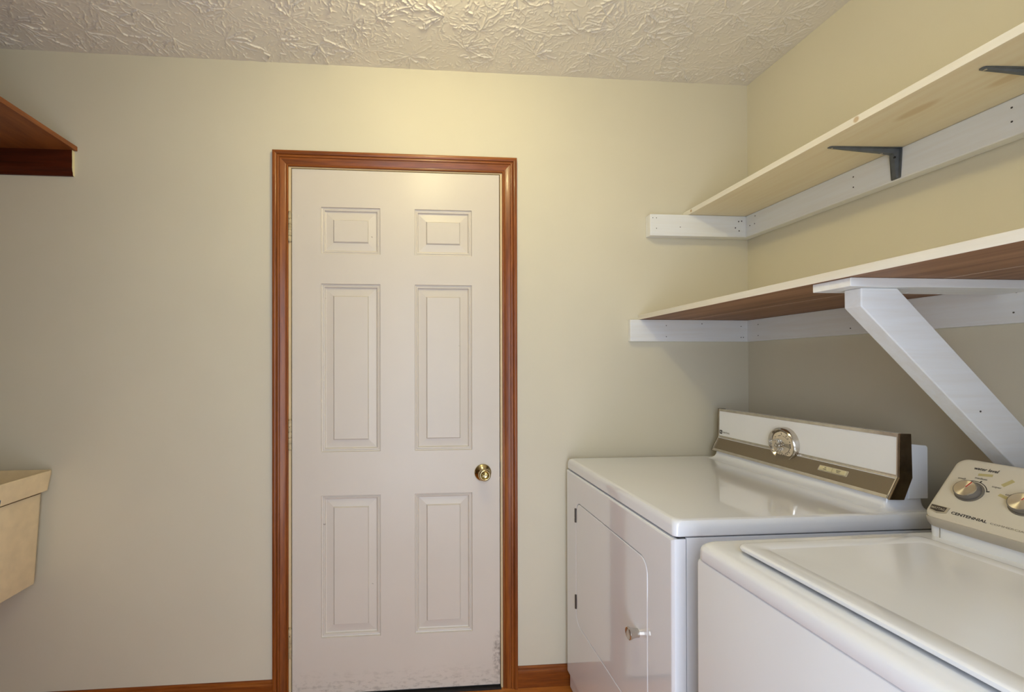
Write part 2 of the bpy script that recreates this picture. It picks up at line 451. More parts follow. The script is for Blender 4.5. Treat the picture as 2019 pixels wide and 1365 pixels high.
# ---- ceiling: stamped crow's-foot plaster as real relief
def ceiling_relief(x0, x1, y0, y1, step):
    nx = int((x1 - x0) / step) + 1; ny = int((y1 - y0) / step) + 1
    xs = np.linspace(x0, x1, nx); ys = np.linspace(y0, y1, ny)
    H = np.zeros((ny, nx), np.float32)
    def stroke(pts, w, h):
        for (ax, ay), (bx, by) in zip(pts[:-1], pts[1:]):
            m = w * 2.6
            i0 = max(0, int((min(ax, bx) - m - x0) / step)); i1 = min(nx, int((max(ax, bx) + m - x0) / step) + 2)
            j0 = max(0, int((min(ay, by) - m - y0) / step)); j1 = min(ny, int((max(ay, by) + m - y0) / step) + 2)
            if i1 <= i0 or j1 <= j0: continue
            X, Y = np.meshgrid(xs[i0:i1], ys[j0:j1]); dx, dy = bx - ax, by - ay
            L2 = dx * dx + dy * dy + 1e-9
            t = np.clip(((X - ax) * dx + (Y - ay) * dy) / L2, 0, 1)
            d2 = (X - ax - t * dx) ** 2 + (Y - ay - t * dy) ** 2
            H[j0:j1, i0:i1] = np.maximum(H[j0:j1, i0:i1], h * np.exp(-d2 / (w * w)))
    fine = step < 0.004
    k0 = 1.0 if fine else 1.6
    gx, gy = 0.160, 0.135
    for a in range(int((x1 - x0) / gx) + 2):
        for b in range(int((y1 - y0) / gy) + 2):
            cx = x0 + (a + 0.5 * (b % 2)) * gx + rng.uniform(-.05, .05); cy = y0 + b * gy + rng.uniform(-.04, .04)
            n = rng.integers(22, 32); a0 = rng.uniform(0, 6.28); lean = rng.uniform(0, 6.28)
            for k in range(n):
                ang = a0 + 6.28 * k / n + rng.normal(0, .16)
                amp = 0.65 + 0.55 * math.cos(ang - lean)          # one side of each stamp pulls stronger ridges
                r0 = abs(rng.normal(.008, .012)); ln = rng.uniform(.03, .115); r = r0
                p = [(cx + r0 * math.cos(ang), cy + r0 * math.sin(ang))]
                ns = rng.integers(4, 9); wd = rng.uniform(.0012, .0021) * k0; hh = rng.uniform(.0016, .0048) * amp
                for q in range(ns):
                    r += ln / ns; ang += rng.normal(0, .075)
                    p.append((cx + r * math.cos(ang) + rng.normal(0, .0012), cy + r * math.sin(ang) + rng.normal(0, .0012)))
                for q in range(ns):
                    if rng.random() < .10: continue
                    stroke(p[q:q + 2], wd * rng.uniform(.75, 1.3), hh * rng.uniform(.35, 1.35))
                if rng.random() < .5:
                    e = p[-1]; an = ang + rng.choice([-1, 1]) * rng.uniform(.5, 1.5); l = rng.uniform(.006, .022)
                    stroke([e, (e[0] + l * math.cos(an), e[1] + l * math.sin(an))], wd * 1.1, hh * rng.uniform(.5, 1.3))
            if fine:
                for k in range(95):
                    ang = rng.uniform(0, 6.28); r = .12 * math.sqrt(rng.random()); e = (cx + r * math.cos(ang), cy + r * math.sin(ang))
                    an = ang + rng.normal(0, .6); l = rng.uniform(.002, .016)
                    stroke([e, (e[0] + l * math.cos(an), e[1] + l * math.sin(an))], rng.uniform(.0011, .0019), rng.uniform(.0006, .0024))
    return xs, ys, H
def ceiling_part(x0, x1, y0, y1, step):
    xs, ys, H = ceiling_relief(x0, x1, y0, y1, step)
    X, Y = np.meshgrid(xs, ys)
    edge = np.clip(np.minimum.reduce([-Y, -X, X - XL]) / 0.035, 0, 1) ** 0.7
    join = np.clip(np.minimum.reduce([Y - y0, X - x0, y1 - Y + (1 if y1 > -.01 else 0), x1 - X + (1 if x1 > -.01 else 0)]) / 0.010, 0, 1)
    Z = ZC - H * (0.15 + 0.85 * edge) * join
    ny, nx = X.shape
    co = np.stack([X, Y, Z], -1).reshape(-1, 3)
    idx = np.arange(nx * ny).reshape(ny, nx)
    q = np.stack([idx[:-1, :-1], idx[1:, :-1], idx[1:, 1:], idx[:-1, 1:]], -1).reshape(-1, 4)
    return co, q
cos_, qs_, kk = [], [], 0
for args in ((-3.25, 0.0, -0.52, 0.0, 0.0021), (XL, -3.25, -0.52, 0.0, 0.008), (XL, 0.0, YR, -0.52, 0.008)):
    c_, q_ = ceiling_part(*args); cos_.append(c_); qs_.append(q_ + kk); kk += len(c_)
co = np.concatenate(cos_); qd = np.concatenate(qs_)
cme = bpy.data.meshes.new('ceiling')
cme.vertices.add(len(co)); cme.vertices.foreach_set('co', co.astype(np.float32).ravel())
cme.loops.add(qd.size); cme.loops.foreach_set('vertex_index', qd.astype(np.int32).ravel())
cme.polygons.add(len(qd)); cme.polygons.foreach_set('loop_start', np.arange(0, qd.size, 4, dtype=np.int32))
cme.polygons.foreach_set('use_smooth', np.ones(len(qd), bool))
cme.update(calc_edges=True); cme.validate()
cme.materials.append(M['ceiling'])
ceil = bpy.data.objects.new('ceiling', cme); COL.objects.link(ceil)
tag(ceil, 'off-white ceiling with stamped starburst plaster texture', kind='structure')

# ---- door casing, jamb, threshold (trim_1)
PROF = [(0, 0), (0, .006), (.002, .0085), (.0055, .0088), (.0072, .0058), (.0085, .0058), (.012, .0080), (.026, .0112), (.0295, .0120), (.0302, .0092),
        (.0322, .0092), (.0330, .0128), (.0365, .0142), (.0395, .0140), (.0402, .0112), (.0422, .0112), (.0430, .0150), (.0465, .0176), (.050, .0182), (.055, .0180), (.057, .0165), (.057, 0)]
CXL, CXR, CZ = -1.8695, -1.0385, 2.0455
trim = thing('trim_1', 'stained wooden casing around the panelled door', None, (CXL, 0, 0), kind='structure')
m = MB(); m.loops([[(CXL - a, -b, 0.0) for a, b in PROF], [(CXL - a, -b, CZ + a) for a, b in PROF]]); m.build('casing_board', 'casing_z', trim, smooth=0.5)
m = MB(); m.loops([[(CXR + a, -b, 0.0) for a, b in PROF], [(CXR + a, -b, CZ + a) for a, b in PROF]]); m.build('casing_board', 'casing_z', trim, smooth=0.5)
m = MB(); m.loops([[(CXL - a, -b, CZ + a) for a, b in PROF], [(CXR + a, -b, CZ + a) for a, b in PROF]]); m.build('casing_head', 'casing_x', trim, smooth=0.5)
JL, JR, JT = -1.8605, -1.0465, 2.0415
m = MB(); m.box(OPL, JL, -0.0005, 0.12, 0, OPT); m.box(JL, JL + 0.014, 0.047, 0.12, 0, JT); m.build('jamb_side', 'jamb', trim)
m = MB(); m.box(JR, OPR, -0.0005, 0.12, 0, OPT); m.box(JR - 0.014, JR, 0.047, 0.12, 0, JT); m.build('jamb_side', 'jamb', trim)
m = MB(); m.box(JL, JR, -0.0005, 0.12, JT, OPT); m.box(JL + .014, JR - .014, 0.047, 0.12, JT - 0.014, JT); m.build('jamb_head', 'jamb', trim)
m = MB(); m.box(JL + 0.0002, JR - 0.0002, -0.012, 0.119, 0.0005, 0.007); m.box(JL + .0002, JR - .0002, 0.03, 0.119, 0.007, 0.02); m.build('threshold', 'black', trim)
m = MB(); m.box(JR - 0.0012, JR, -0.0012, 0.035, 0.835, 0.895); m.build('strike_plate', 'hinge_dark', trim)

# ---- door
SX0, SX1, SZ0, SZ1 = -1.857, -1.050, 0.014, 2.038
door = thing('door_1', 'pinkish cream six-panel door with brass knob', None, (SX0, 0, 0), kind='structure')
XB = [SX0, -1.7475, -1.520, -1.3863, -1.160, SX1]
ZB = [SZ0, 0.2285, 0.777, 0.9455, 1.597, 1.7125, 1.894, SZ1]
m = MB()
for i in range(5):
    for j in range(7):
        if i in (1, 3) and j in (1, 3, 5): continue
        m.add([(XB[i], 0, ZB[j]), (XB[i + 1], 0, ZB[j]), (XB[i + 1], 0, ZB[j + 1]), (XB[i], 0, ZB[j + 1])], [(0, 1, 2, 3)])
T = 0.044
m.add([(SX0, T, SZ0), (SX1, T, SZ0), (SX1, T, SZ1), (SX0, T, SZ1)], [(3, 2, 1, 0)])
for (ax, az, bx, bz, xs_, zs_) in ((0, 0, 1, 0, XB, None), (0, 1, 1, 1, XB, None), (0, 0, 0, 1, None, ZB), (1, 0, 1, 1, None, ZB)):
    if xs_:
        z = SZ0 if az == 0 else SZ1
        for a, b in zip(XB[:-1], XB[1:]): m.add([(a, 0, z), (b, 0, z), (b, T, z), (a, T, z)], [(0, 1, 2, 3)])
    else:
        x = SX0 if ax == 0 else SX1
        for a, b in zip(ZB[:-1], ZB[1:]): m.add([(x, 0, a), (x, 0, b), (x, T, b), (x, T, a)], [(0, 1, 2, 3)])
slab = m.build('door_slab', 'door', door)
LV = [(0, 0), (.0016, .0034), (.006, .0044), (.0085, .0028), (.012, .0032), (.0145, .0070), (.0175, .0078), (.0455, .0056), (.0495, .0018)]
for i in (1, 3):
    for j in (1, 3, 5):
        p = MB(); L = []
        for d, e in [(a_, b_ * 1.7) for a_, b_ in LV]:
            L.append([(XB[i] + d, e, ZB[j] + d), (XB[i + 1] - d, e, ZB[j] + d), (XB[i + 1] - d, e, ZB[j + 1] - d), (XB[i] + d, e, ZB[j + 1] - d)])
        p.loops(L, False, True); p.build('door_panel', 'door', door)
# sweep under the slab
m = MB(); m.box(SX0 + .001, SX1 - .001, 0.004, 0.040, 0.0075, SZ0 + 0.001); m.build('door_sweep', 'black', door)
# hinges
for zc in (1.812, 1.0145, 0.2165):
    h = MB(); prof = [(0.003, -0.0585), (0.0048, -0.0565)]
    for k in range(5):
        a = -0.0555 + k * 0.0222
        prof += [(0.0045, a), (0.0062, a + 0.0008), (0.0062, a + 0.0208), (0.0045, a + 0.0216)]
    prof += [(0.0048, 0.0565), (0.0055, 0.058), (0.003, 0.0605)]
    h.lathe((-1.8640, -0.0048, zc), (0, 0, 1), prof, 14)
    ho = h.build('hinge', 'hinge', door, smooth=0.6)
    lf = MB(); lf.box(-1.8604, -1.8588, -0.003, 0.03, zc - .055, zc + .055); lf.build('hinge_leaf', 'hinge_dark', ho)
    screw(ho, (-1.8640, -0.0108, zc + 0.030), (0, -1, 0), 0.0018, 'hinge_dark', 'hinge_wear')
# knob
KX, KZ = -1.1176, 0.8548
k = MB(); k.lathe((KX, 0, KZ), (0, -1, 0), [(.0335, 0.0), (.0340, .0025), (.0325, .0055), (.0290, .0075), (.0250, .0105), (.0185, .0150), (.0135, .0200), (.0125, .0260)], 40)
kb = k.build('door_knob', 'brass', door, smooth=0.9)
k = MB(); k.lathe((KX, 0, KZ), (0, -1, 0), [(.0125, .0240), (.0165, .0285), (.0225, .0340), (.0245, .0400), (.0240, .0465), (.0215, .0520), (.0185, .0540), (.0160, .0535), (.0140, .0500), (.0130, .0470), (.0100, .0455)], 40)
k.build('knob_ball', 'brass', kb, smooth=0.9)
k = MB()
fr = (Vector((KX, -0.044, KZ)), Vector((1, 0, 0)), Vector((0, 0, 1)), Vector((0, -1, 0)))
k.rr([(-.0085, .0085, -.0030, .0030, .0029, 0), (-.0085, .0085, -.0030, .0030, .0029, .009), (-.0075, .0075, -.0020, .0020, .0019, .011)], fr, 5)
k.build('thumb_turn', 'brass', kb, smooth=0.6)
# dents in the door skin near the top hinge
for (dx, dz) in ((-1.835, 1.858), (-1.812, 1.857)):
    q = MB(); q.lathe((dx, 0.0, dz), (0, -1, 0), [(.005, -.001), (.004, .0003), (.0015, .0008)], 12); q.build('skin_dent', 'door', door, smooth=True)

# ---- baseboards
BPROF = [(0, 0), (0.0125, 0), (0.0125, 0.058), (0.0115, 0.066), (0.008, 0.070), (0.0075, 0.076), (0.004, 0.080), (0.0, 0.081)]
bb = thing('baseboard_back', 'stained wooden baseboard on both sides of the panelled door', None, (0, 0, 0), kind='structure')
for (xa, xb) in ((XL, CXL - 0.0572), (CXR + 0.0572, -0.002)):
    m = MB(); m.loops([[(xa, -d, z) for d, z in BPROF], [(xb, -d, z) for d, z in BPROF]]); m.build('baseboard_length', 'casing_x', bb)
m = MB(); m.loops([[(XL + d, YR, z) for d, z in BPROF], [(XL + d, -0.013, z) for d, z in BPROF]])
tag(m.build('baseboard_left', 'casing_y', None, base=(XL, 0, 0)), 'stained wooden baseboard along the tub wall', kind='structure')

# ---- rear doorway casing
tr2 = thing('trim_2', 'stained wooden casing of the open doorway behind the viewer', None, (DOOR2[0], YR, 0), kind='structure')
for (x0, s) in ((DOOR2[0], -1), (DOOR2[1], 1)):
    m = MB(); m.loops([[(x0 + s * a, YR + b, 0.0) for a, b in PROF], [(x0 + s * a, YR + b, DOOR2[2] + a) for a, b in PROF]]); m.build('casing_board', 'casing_z', tr2, smooth=0.5)
m = MB(); m.loops([[(DOOR2[0] - a, YR + b, DOOR2[2] + a) for a, b in PROF], [(DOOR2[1] + a, YR + b, DOOR2[2] + a) for a, b in PROF]]); m.build('casing_head', 'casing_x', tr2, smooth=0.5)

# ================================================================== LAMP (above the frame)
lamp = thing('ceiling_lamp', 'porcelain lampholder with a bare lit bulb on the ceiling', 'lamp', (LAMP_LOC[0], LAMP_LOC[1], ZC))
m = MB(); m.lathe((LAMP_LOC[0], LAMP_LOC[1], ZC + 0.002), (0, 0, -1), [(.055, 0), (.055, .010), (.045, .018), (.030, .026), (.024, .050), (.020, .052)], 32); m.build('lampholder', 'porcelain', lamp, smooth=0.6)
m = MB(); m.lathe((LAMP_LOC[0], LAMP_LOC[1], ZC - 0.048), (0, 0, -1), [(.013, 0), (.014, .012), (.022, .028), (.029, .046), (.0315, .062), (.029, .078), (.020, .090), (.008, .0955)], 32); m.build('bulb', 'bulb', lamp, smooth=1.2)

# ================================================================== WHITE SHELVES ON THE RIGHT
YE = -2.00
UZ0, UZ1 = 1.887, 1.906
sh = MB(); xf0, xf1 = -0.283, -0.2945
sh.hexa([(xf1, YE, UZ0), (-0.001, YE, UZ0), (-0.001, -0.001, UZ0), (xf0, -0.001, UZ0), (xf1, YE, UZ1), (-0.001, YE, UZ1), (-0.001, -0.001, UZ1), (xf0, -0.001, UZ1)])
sh.mi[0] = 1
us = sh.build('wall_shelf', ['shelf_edge', 'shelf_under'], None, base=(0, 0, 0), bevel=0.0008)
tag(us, 'upper narrow white pine shelf board on grey brackets', 'shelf')
LZ0, LZ1 = 1.464, 1.483
def lx(y): return -0.4775 + 0.0196 * y
low = thing('wall_shelf', 'lower deep white shelf with bare brown underside above the dryer', 'shelf', (0, 0, LZ0))
for (fa, fb) in ((None, -0.2685), (-0.2665, -0.001)):
    m = MB(); a0 = lx(0) if fa is None else fa; a1 = lx(YE) if fa is None else fa
    m.hexa([(a1, YE, LZ0), (fb, YE, LZ0), (fb, -0.001, LZ0), (a0, -0.001, LZ0), (a1, YE, LZ1), (fb, YE, LZ1), (fb, -0.001, LZ1), (a0, -0.001, LZ1)])
    m.mi[0] = 1
    m.build('shelf_board', ['shelf_edge', 'walnut'], low, bevel=0.0008)
m = MB(); m.box(-0.2685, -0.2665, YE, -0.001, LZ0 + 0.0008, LZ1 - 0.001); m.build('seam_strip', 'shelf_edge', low)

c = MB(); c.box(-0.4435, -0.0005, -0.038, -0.0005, 1.800, 1.8868)
uc = c.build('wall_cleat', 'paint_x', None, base=(0, 0, 0), bevel=0.003); tag(uc, 'short thick white cleat on the door wall under the upper shelf end', 'cleat', 'white shelf cleats')
for (x, z) in ((-0.433, 1.871), (-0.418, 1.871), (-0.418, 1.829), (-0.318, 1.836), (-0.069, 1.864), (-0.067, 1.826), (-0.083, 1.838), (-0.056, 1.866)):
    screw(uc, (x, -0.038, z), (0, -1, 0), 0.0018 if x < -0.1 else 0.0027)
c = MB(); c.box(-0.038, -0.0005, YE, -0.0385, 1.800, 1.8868)
us_c = c.build('wall_cleat', 'paint_y', None, base=(0, 0, 0), bevel=0.003); tag(us_c, 'long thick white cleat along the right wall under the upper shelf', 'cleat', 'white shelf cleats')
for (y, z) in ((-0.060, 1.842), (-0.085, 1.842), (-0.49, 1.861), (-0.49, 1.829), (-0.862, 1.866), (-0.862, 1.834), (-0.088, 1.872)):
    screw(us_c, (-0.038, y, z), (-1, 0, 0), 0.0022)
c = MB(); c.box(-0.5185, -0.0005, -0.019, -0.0005, 1.3755, 1.4636)
lc = c.build('wall_cleat', 'paint_x', None, base=(0, 0, 0), bevel=0.0018); tag(lc, 'thin white cleat on the door wall under the lower shelf end', 'cleat', 'white shelf cleats')
for (x, z) in ((-0.367, 1.440), (-0.367, 1.395), (-0.215, 1.448), (-0.046, 1.438), (-0.046, 1.393), (-0.036, 1.393)):
    screw(lc, (x, -0.019, z), (0, -1, 0), 0.002)
c = MB(); c.box(-0.019, -0.0005, YE, -0.0195, 1.3755, 1.4636)
ls_c = c.build('wall_cleat', 'paint_y', None, base=(0, 0, 0), bevel=0.0018); tag(ls_c, 'long thin white cleat along the right wall under the lower shelf', 'cleat', 'white shelf cleats')
for (y, z) in ((-0.078, 1.441), (-0.078, 1.397), (-0.46, 1.395), (-0.85, 1.40), (-0.855, 1.446)):
    screw(ls_c, (-0.019, y, z), (-1, 0, 0), 0.002)

# diagonal brace under the lower shelf
br = thing('shelf_brace', 'white wooden brace with flat arm and diagonal strut under the lower shelf', 'brace', (0, -0.865, 0.97))
m = MB(); m.box(-0.487, -0.0195, -0.910, -0.820, 1.4448, 1.4636); ao = m.build('arm', 'paint_arm', br, bevel=0.0012)
m = MB(); m.prism_y([(-0.4475, 1.4446), (-0.4475, 1.405), (-0.0012, 0.975), (-0.0012, 1.083), (-0.363, 1.4446)], -0.8955, -0.857)
so = m.build('strut', 'paint_strut', br, bevel=0.0022)
for (x, z) in ((-0.168, 1.178),): screw(so, (x, -0.8955, z), (0, -1, 0), 0.0022)
for x in (-0.335, -0.27, -0.19): screw(ao, (x, -0.835, 1.4448), (0, 0, -1), 0.0035, 'paint_arm', 'painted_screw')

# steel brackets
def bracket(yc, label):
    t = thing('shelf_bracket', label, 'bracket', (-0.038, yc, 1.80), group='grey shelf brackets')
    z0 = 1.8866
    # level arm: flanged channel with a rib that deepens toward the corner
    st = [(-0.243, .0035, .0025), (-0.240, .0060, .0030), (-0.228, .0072, .0040), (-0.16, .0105, .0078), (-0.09, .0138, .0108), (-0.055, .0162, .0135), (-0.0385, .0170, .0165)]
    a = MB(); L = []
    for x, w_, d in st:
        L.append([(x, yc - w_, z0), (x, yc - w_, z0 - .0018), (x, yc - w_ * .58, z0 - .0022), (x, yc - w_ * .36, z0 - d), (x, yc + w_ * .36, z0 - d),
                  (x, yc + w_ * .58, z0 - .0022), (x, yc + w_, z0 - .0018), (x, yc + w_, z0)])
    a.loops(L); ao = a.build('bracket_arm', 'bracket', t, smooth=0.5)
    st = [(1.8864, .0170, .0165), (1.870, .0165, .0140), (1.845, .0150, .0105), (1.815, .0134, .0075), (1.806, .0128, .0060), (1.803, .0110, .0025)]
    a = MB(); L = []; x0 = -0.0382
    for z, w_, d in st:
        L.append([(x0, yc - w_, z), (x0 - .0018, yc - w_, z), (x0 - .0022, yc - w_ * .58, z), (x0 - d, yc - w_ * .36, z), (x0 - d, yc + w_ * .36, z),
                  (x0 - .0022, yc + w_ * .58, z), (x0 - .0018, yc + w_, z), (x0, yc + w_, z)])
    a.loops(L); vo = a.build('bracket_leg', 'bracket', t, smooth=0.5)
    screw(ao, (-0.234, yc, z0 - .0036), (0, 0, -1), 0.0032, 'chrome'); screw(ao, (-0.080, yc + 0.003, z0 - .0112), (0, 0, -1), 0.0036, 'chrome')
    screw(vo, (-0.0382 - .0125, yc - 0.006, 1.862), (-1, 0, 0), 0.0030, 'black', 'screw_hole')
bracket(-0.6145, 'grey steel shelf bracket nearer the door wall, wholly in view')
bracket(-0.9545, 'grey steel shelf bracket cut by the right edge of the picture')

# ================================================================== BROWN SHELF ON THE LEFT
m = MB(); m.box(XL + 0.001, -2.634, -0.62, -0.001, 2.0765, 2.0935)
bs = m.build('wall_shelf', 'shelf_brown', None, base=(XL, 0, 0), bevel=0.0012); tag(bs, 'brown wooden shelf board high on the left above the tub', 'shelf')
cp = [(0, 1.982), (.0055, 1.982), (.0075, 1.986), (.0082, 1.994), (.0105, 2.000), (.0120, 2.012), (.0115, 2.035), (.0122, 2.060), (.0122, 2.0760), (0, 2.0760)]
m = MB(); m.loops([[(XL + 0.001, -d - .0004, z) for d, z in cp], [(-2.6455, -d - .0004, z) for d, z in cp]])
cl = m.build('wall_cleat', 'cleat_brown', None, base=(XL, 0, 0)); tag(cl, 'dark red-brown moulded cleat under the brown shelf on the left', 'cleat')
m = MB(); m.loops([[(-2.6455, -d - .0004, z) for d, z in cp], [(-2.6448, -d - .0004, z) for d, z in cp]]); m.build('raw_cut_end', 'button', cl)

# ================================================================== UTILITY TUB (wall hung)
tub = thing('utility_tub', 'cream plastic utility tub hanging at the left edge', 'sink', (-3.02, -0.32, 0.50))
TX0, TY0, TY1 = -3.33, -0.64, -0.016
m = MB()
lv = []
# outside from the base up, over the rim, down the inside
for (xr, yi, h, r) in ((-2.762, .040, .4985, .010), (-2.7500, .034, .500, .018), (-2.7476, .031, .504, .022), (-2.7290, .020, .8215, .024)):
    lv.append((TX0 + yi, xr, TY0 + yi, TY1 - yi * .5, r, h))
m.rr(lv + [(TX0 + .045, -2.752, TY0 + .045, TY1 - .035, .030, .822), (TX0 + .062, -2.772, TY0 + .062, TY1 - .050, .035, .53), (TX0 + .09, -2.80, TY0 + .09, TY1 - .07, .03, .52)], None, 6)
m.build('basin', 'tub', tub, smooth=0.5)
m = MB()
m.rr([(TX0 + .012, -2.7165, TY0 + .012, TY1 - .007, .012, .8290), (TX0 + .010, -2.7145, TY0 + .010, TY1 - .006, .014, .8305), (TX0 + .001, -2.7055, TY0 + .001, TY1, .016, .890),
      (TX0, -2.7045, TY0, TY1, .016, .8995), (TX0 + .0015, -2.7062, TY0 + .0015, TY1 - .0015, .015, .9015), (TX0 + .0045, -2.7095, TY0 + .0045, TY1 - .0045, .013, .9015),
      (TX0 + .007, -2.712, TY0 + .007, TY1 - .007, .012, .898), (TX0 + .045, -2.752, TY0 + .045, TY1 - .035, .03, .822), (TX0 + .03, -2.735, TY0 + .03, TY1 - .02, .03, .8215)], None, 6, False, False)
m.build('rim', 'tub', tub, smooth=0.5)
m = MB()
fr = (Vector((-2.7144, -0.2255, 0.8312)), Vector((0, 1, 0)), Vector((0.16, 0, 1)).normalized(), Vector((1, 0, -0.16)).normalized())
m.rr([(-.075, .0, 0, .020, .001, -0.0004), (-.075, .0, 0, .020, .001, .0012)], fr, 2); st_ = m.build('maker_sticker', 'label_blue', tub)
m = MB(); m.rr([(-.073, -.002, .002, .018, .001, 0.0012), (-.073, -.002, .002, .018, .001, .0017)], fr, 2); m.build('sticker_print', 'label_dark', st_)
m = MB(); m.lathe(fr[0] + fr[1] * -.009 + fr[2] * .010 + fr[3] * 0.0016, fr[3], [(.0055, 0), (.0055, .0006)], 16); m.build('sticker_mark', 'label_blue', st_)

# ================================================================== DRYER
DX0, DX1, DY0, DY1 = -0.788, -0.100, -0.762, -0.026
dr = thing('clothes_dryer', 'old white clothes dryer with brown and white control panel beside the door wall', 'dryer', (-0.44, -0.394, 0))
m = MB(); m.box(-0.7545, DX1, -0.7612, -0.0270, 0.060, 0.8702); m.build('cabinet', 'enamel', dr, bevel=0.0012)
m = MB(); m.box(-0.775, -0.750, -0.7565, -0.0315, 0.062, 0.868); m.box(-0.770, DX1 - .002, -0.7560, -0.0320, 0.868, 0.8745); m.build('seam_shade', 'black', dr)  # black filler behind the seams, painting the shade inside them
m = MB(); m.box(-0.745, DX1 + .0, -0.745, -0.04, 0.0, 0.060); m.build('plinth_base', 'hinge_dark', dr)
# front panel with rounded edges and a hole for the door
HY0, HY1, HZ0, HZ1, HR = -0.6455, -0.1325, 0.318, 0.7705, 0.038
FZ0, FZ1 = 0.0, 0.868
m = MB()
front = rrect(HY0, HY1, HZ0, HZ1, HR, 8)
yo0, yo1, zo0, zo1 = DY0 + 0.010, DY1 - 0.010, 0.078, FZ1 - 0.006
def outer(p, k):
    n = 9; c = k // n
    cy = (HY1 - HR, HY0 + HR, HY0 + HR, HY1 - HR)[c]; cz = (HZ1 - HR, HZ1 - HR, HZ0 + HR, HZ0 + HR)[c]
    oy = (yo1, yo0, yo0, yo1)[c]; oz = (zo1, zo1, zo0, zo0)[c]
    i = k % n
    if i == 0: return (oy, cz) if c in (0, 2) else (cy, oz)
    if i == n - 1: return (cy, oz) if c in (0, 2) else (oy, cz)
    return (oy, oz)
L_in = [(DX0 + .014, a, b) for a, b in front]; L_fr = [(DX0 + .0016, a, b) for a, b in front]
ctr = ((HY0 + HY1) / 2, (HZ0 + HZ1) / 2)
L_fr2 = [(DX0, a + (0.0016 if a > ctr[0] else -0.0016), b + (0.0016 if b > ctr[1] else -0.0016)) for a, b in front]
L_out = [(DX0,) + outer(p, i) for i, p in enumerate(front)]
m.loops([L_in, L_fr, L_fr2, L_out], False, False)
# edge roll to the sides
ring = [(yo0, zo0), (yo1, zo0), (yo1, zo1), (yo0, zo1)]
def rg(x, d): return [(x, yo0 - d, zo0 - d * .4), (x, yo1 + d, zo0 - d * .4), (x, yo1 + d, zo1 + d * .6), (x, yo0 - d, zo1 + d * .6)]
m.loops([rg(DX0, 0), rg(DX0 + .0012, .0045), rg(DX0 + .0045, .0085), rg(DX0 + .010, .010), rg(DX0 + .0312, .010)], False, False)
m.build('front_panel', 'enamel', dr, smooth=0.45)
m = MB(); m.box(DX0 + 0.008, DX0 + 0.028, DY0 + .014, DY1 - .014, 0.015, 0.079); m.build('toe_panel', 'enamel', dr, bevel=0.003)
g = 0.0022
dd = MB()
frd = (Vector((DX0, 0, 0)), Vector((0, 1, 0)), Vector((0, 0, 1)), Vector((-1, 0, 0)))
dd.rr([(HY0 + g, HY1 - g, HZ0 + g, HZ1 - g, HR - g, -.013), (HY0 + g, HY1 - g, HZ0 + g, HZ1 - g, HR - g, -.0018), (HY0 + g + .0006, HY1 - g - .0006, HZ0 + g + .0006, HZ1 - g - .0006, HR - g, -.0006),
       (HY0 + g + .002, HY1 - g - .002, HZ0 + g + .002, HZ1 - g - .002, HR - g - .001, .0002)], frd, 8)
do = dd.build('dryer_door', 'enamel', dr, smooth=0.4)
for zc in (0.7185, 0.397):
    h = MB(); h.lathe((DX0 - .0015, HY1 + 0.0005, zc - .026), (0, 0, 1), [(.003, 0), (.0038, .001), (.0038, .0165), (.003, .017), (.003, .018), (.0038, .0185), (.0038, .034), (.003, .0345), (.0038, .035), (.0038, .051), (.003, .052)], 12)
    h.build('hinge', 'hinge_dark', do, smooth=0.5)
ky, kz = -0.594, 0.5505
k = MB(); k.lathe((DX0, ky, kz), (-1, 0, 0), [(.0115, -.001), (.0115, .006), (.0125, .012), (.0135, .0185), (.0155, .0215), (.0165, .0245), (.0165, .0275), (.0150, .0290), (.0125, .0280), (.0060, .0265)], 32)
k.build('pull_knob', 'chrome', do, smooth=0.6)
# lid
m = MB(); LY0, LY1, LX0, LX1 = -0.763, -0.0255, -0.7855, -0.097
m.rr([(LX0 + .010, LX1, LY0 + .010, LY1 - .010, .010, .8705), (LX0 + .0015, LX1, LY0 + .0015, LY1 - .0015, .012, .8735), (LX0, LX1, LY0, LY1, .014, .876), (LX0 + .0004, LX1, LY0 + .0004, LY1 - .0004, .014, .896),
      (LX0 + .0022, LX1, LY0 + .0022, LY1 - .0022, .015, .9045), (LX0 + .0060, LX1, LY0 + .0060, LY1 - .0060, .016, .9098), (LX0 + .0110, LX1, LY0 + .0110, LY1 - .0110, .018, .9120), (LX0 + .016, LX1, LY0 + .016, LY1 - .016, .02, .9122)], None, 8)
m.build('top_panel', 'enamel', dr, smooth=0.5)
# fairing under the console
cy0, cy1 = -0.742, -0.066
m = MB(); L = []
for (xa, ins, z) in ((-0.2330, -.004, .9118), (-0.2260, .000, .9128), (-0.2160, .006, .9165), (-0.2085, .010, .9225), (-0.2040, .012, .9300), (-0.2020, .013, .9400), (-0.2020, .013, .9480)):
    L.append(rrect(xa, -0.100, cy0 + ins, cy1 - ins, .012, 6)); L[-1] = [(a, b, z) for a, b in L[-1]]
m.loops(L); m.build('console_fairing', 'enamel', dr, smooth=0.7)
